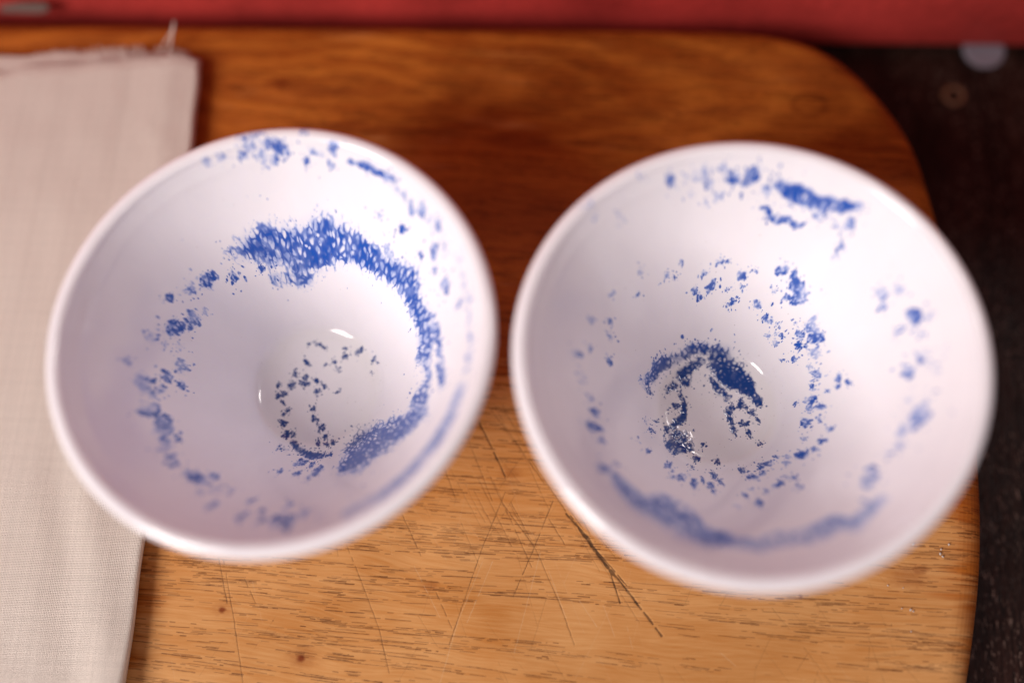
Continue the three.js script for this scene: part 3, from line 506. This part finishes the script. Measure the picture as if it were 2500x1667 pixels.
function makeBowl(at, R, H, well, marks, seed, grain, rough, label) {
  const half = (R + 0.001) * 1000, { map, bump } = bowlTextures(marks, half, seed, well * 1000, grain, rough);
  const glaze = new THREE.MeshPhysicalMaterial({ map, bumpMap: bump, bumpScale: 0.00016, roughness: 0.07, specularIntensity: 1 });
  const plain = new THREE.MeshPhysicalMaterial({ color: new THREE.Color().setRGB(0.885, 0.845, 0.88), roughness: 0.3, clearcoat: 1, clearcoatRoughness: 0.08 });
  const clay = new THREE.MeshStandardMaterial({ color: new THREE.Color().setRGB(0.62, 0.56, 0.50), roughness: 0.85 });
  const o = thing('bowl', label, 'bowl', at);
  const yb = 0.0085, lip = R - 0.0046, wall = (r) => yb + (H - 0.002 - yb) * Math.pow(Math.max(0, (r - well) / (lip - well)), 1.12);
  const lathe = (pts) => new THREE.LatheGeometry(pts.map(([x, y]) => new THREE.Vector2(x, y)), 220);
  const wobble = (g) => {                                                    // thrown by hand: the circle is a little uneven, more so at the rim
    const p = g.attributes.position;
    for (let i = 0; i < p.count; i++) {
      const x = p.getX(i), y = p.getY(i), z = p.getZ(i), a = Math.atan2(z, x), t = clamp(y / H), k = 1 + 0.005 * t * t * (Math.sin(2 * a + seed) + 0.5 * Math.sin(3 * a + 2 * seed));
      p.setXYZ(i, x * k, y + 0.0004 * t * t * Math.sin(2 * a + 1.7 * seed), z * k);
    }
    g.computeVertexNormals();
    const nrm = g.attributes.normal, n = 221, rows = p.count / n;               // close the seam of the lathe
    for (let j = 0; j < rows; j++) { const a = j, b = 220 * rows + j, v = new THREE.Vector3(nrm.getX(a) + nrm.getX(b), nrm.getY(a) + nrm.getY(b), nrm.getZ(a) + nrm.getZ(b)).normalize(); nrm.setXYZ(a, v.x, v.y, v.z); nrm.setXYZ(b, v.x, v.y, v.z); }
    return planarUV(g, -half / 1000, -half / 1000, 2 * half / 1000, 2 * half / 1000);
  };
  // inside: flat well, a tight curve, then the flaring wall with faint throwing rings
  const inside = [], f = 0.0078, a0 = Math.atan2(wall(well + 0.012) - yb, 0.012);
  for (let i = 0; i <= 12; i++) { const r = (well - f * Math.tan(a0 / 2)) * i / 12; inside.push([r, yb - 0.0004 * (1 - (i / 12) ** 2)]); }
  for (let i = 1; i <= 12; i++) { const a = a0 * i / 12; inside.push([well - f * Math.tan(a0 / 2) + f * Math.sin(a), yb + f * (1 - Math.cos(a))]); }
  const [rs, ys] = inside[inside.length - 1], off = ys - wall(rs);
  for (let i = 1; i <= 90; i++) { const t = i / 90, r = lerp(rs, lip, t); inside.push([r + 0.00005 * Math.sin(t * 31) * t * (1 - t) - 0.00016 * Math.exp(-(((t - 0.93) / 0.02) ** 2)), wall(r) + off * (1 - t) ** 3]); }
  part('inside_wall', wobble(lathe(inside.reverse())), glaze, o);
  const rim = [], c = [R - 0.0023, H - 0.002];
  for (let i = 0; i <= 16; i++) { const a = Math.PI * (1 - i / 16); rim.push([c[0] + 0.0023 * Math.cos(a), c[1] + 0.002 * Math.sin(a)]); }
  part('rim', wobble(lathe(rim.reverse())), glaze, o);
  const out = [[0.0255, 0.0062], [0.0268, 0.0085]];
  for (let i = 1; i <= 40; i++) { const t = i / 40, r = lerp(0.0268, R, t); out.push([r, lerp(0.0085, H - 0.002, Math.pow(t, 1.1))]); }
  part('outside_wall', wobble(lathe(out)), plain, o);
  part('foot_ring', wobble(lathe([[0, 0.0025], [0.0185, 0.0025], [0.0195, 0.0004], [0.0215, 0.0001], [0.0235, 0.0004], [0.0250, 0.0035], [0.0255, 0.0062]])), clay, o);
}
makeBowl([-0.0596, 0.0002, 0.0134], 0.0615, 0.0694, 0.0205, leftMarks, 3, 1.6, null, 'white bowl with a broad blue sponged crescent, beside the folded cloth');
makeBowl([0.0686, 0.0002, 0.0166], 0.0621, 0.0716, 0.0190, rightMarks, 8, 1.5, [-12.1, 10.2, 4.6], 'white bowl with a navy blue patch in its middle, near the board\'s right edge');

// ---------------------------------------------------------------- small things
{
  const white = new THREE.MeshStandardMaterial({ color: new THREE.Color().setRGB(0.56, 0.48, 0.42), roughness: 0.6 });
  const rnd = random(31), g = new THREE.IcosahedronGeometry(0.00034, 1), p = g.attributes.position;
  for (let i = 0; i < p.count; i++) { const k = 0.7 + 0.6 * hash(Math.round(p.getX(i) * 2e5), Math.round(p.getY(i) * 2e5), Math.round(p.getZ(i) * 2e5)); p.setXYZ(i, p.getX(i) * k * 1.3, p.getY(i) * k * 0.7, p.getZ(i) * k); }
  g.computeVertexNormals();
  let first;
  for (const [x, z, s] of [[141.1, 55.7, 0.9], [138.6, 57.3, 0.8], [138.2, 58.7, 1], [138.9, 59.5, 0.9], [130.2, 56, 0.9], [127.8, 75.9, 1], [128.6, 76.3, 0.7], [125.2, 75.6, 0.6], [127.5, 82.3, 0.6], [121.5, 68.9, 0.6], [126.1, 69.4, 0.5]]) {
    const c = first ? first.clone() : new THREE.Mesh(g, white);
    first ??= c;
    c.name = numbered('crumb'); c.position.set(x / 1000, 0.00028 * s, z / 1000); c.scale.setScalar(s); c.rotation.y = 6.28 * rnd(); c.castShadow = c.receiveShadow = true; scene.add(c);
    tag(c, 'tiny white crumb on the board between the right bowl and the board\'s right edge', 'crumb', 'white crumbs on the board near its right edge');
  }
  const disc = new THREE.Mesh(new THREE.LatheGeometry([[0, 0], [0.0088, 0], [0.0095, 0.0004], [0.0095, 0.0011], [0.0090, 0.0016], [0.0078, 0.0016], [0.0070, 0.0013], [0, 0.0012]].map(([x, y]) => new THREE.Vector2(x, y)), 48), new THREE.MeshStandardMaterial({ color: new THREE.Color().setRGB(0.28, 0.245, 0.29), roughness: 0.6 }));
  disc.name = 'pale_disc'; disc.scale.set(0.86, 1, 0.86); disc.position.set(0.1844, TABLE + 0.0002, -0.1448); disc.castShadow = disc.receiveShadow = true; scene.add(disc);
  tag(disc, 'small flat lavender-white disc on the dark table, half under the red panel', 'disc');
  const ring = new THREE.Mesh(new THREE.TorusGeometry(0.0036, 0.0008, 12, 36).rotateX(Math.PI / 2), new THREE.MeshStandardMaterial({ color: new THREE.Color().setRGB(0.24, 0.11, 0.055), roughness: 0.5 }));
  ring.name = 'ring'; ring.position.set(0.1708, TABLE + 0.0009, -0.1239); ring.castShadow = ring.receiveShadow = true; scene.add(ring);
  tag(ring, 'tiny copper-brown ring lying on the dark table beside the board\'s rounded corner', 'ring');
  const s = new THREE.Shape([[0, 0], [0.0155, -0.0008], [0.0190, 0.0002], [0.0185, 0.0026], [0.008, 0.0030], [0, 0.0022]].map(([x, y]) => new THREE.Vector2(x, y)));
  const scrap = new THREE.Mesh(new THREE.ExtrudeGeometry(s, { depth: 0.0006, bevelEnabled: true, bevelSize: 0.0002, bevelThickness: 0.0002, bevelSegments: 1 }), new THREE.MeshStandardMaterial({ color: new THREE.Color().setRGB(0.10, 0.062, 0.05), roughness: 0.8 }));
  scrap.name = 'paper_scrap'; scrap.position.set(-0.2020, -0.0045, -0.1385); scrap.rotation.set(-0.9, 0, 0.03); scrap.castShadow = scrap.receiveShadow = true; scene.add(scrap);
  tag(scrap, 'thin pale pinkish scrap in the gap between board and red panel, behind the cloth', 'scrap');
}

renderer.render(scene, camera);
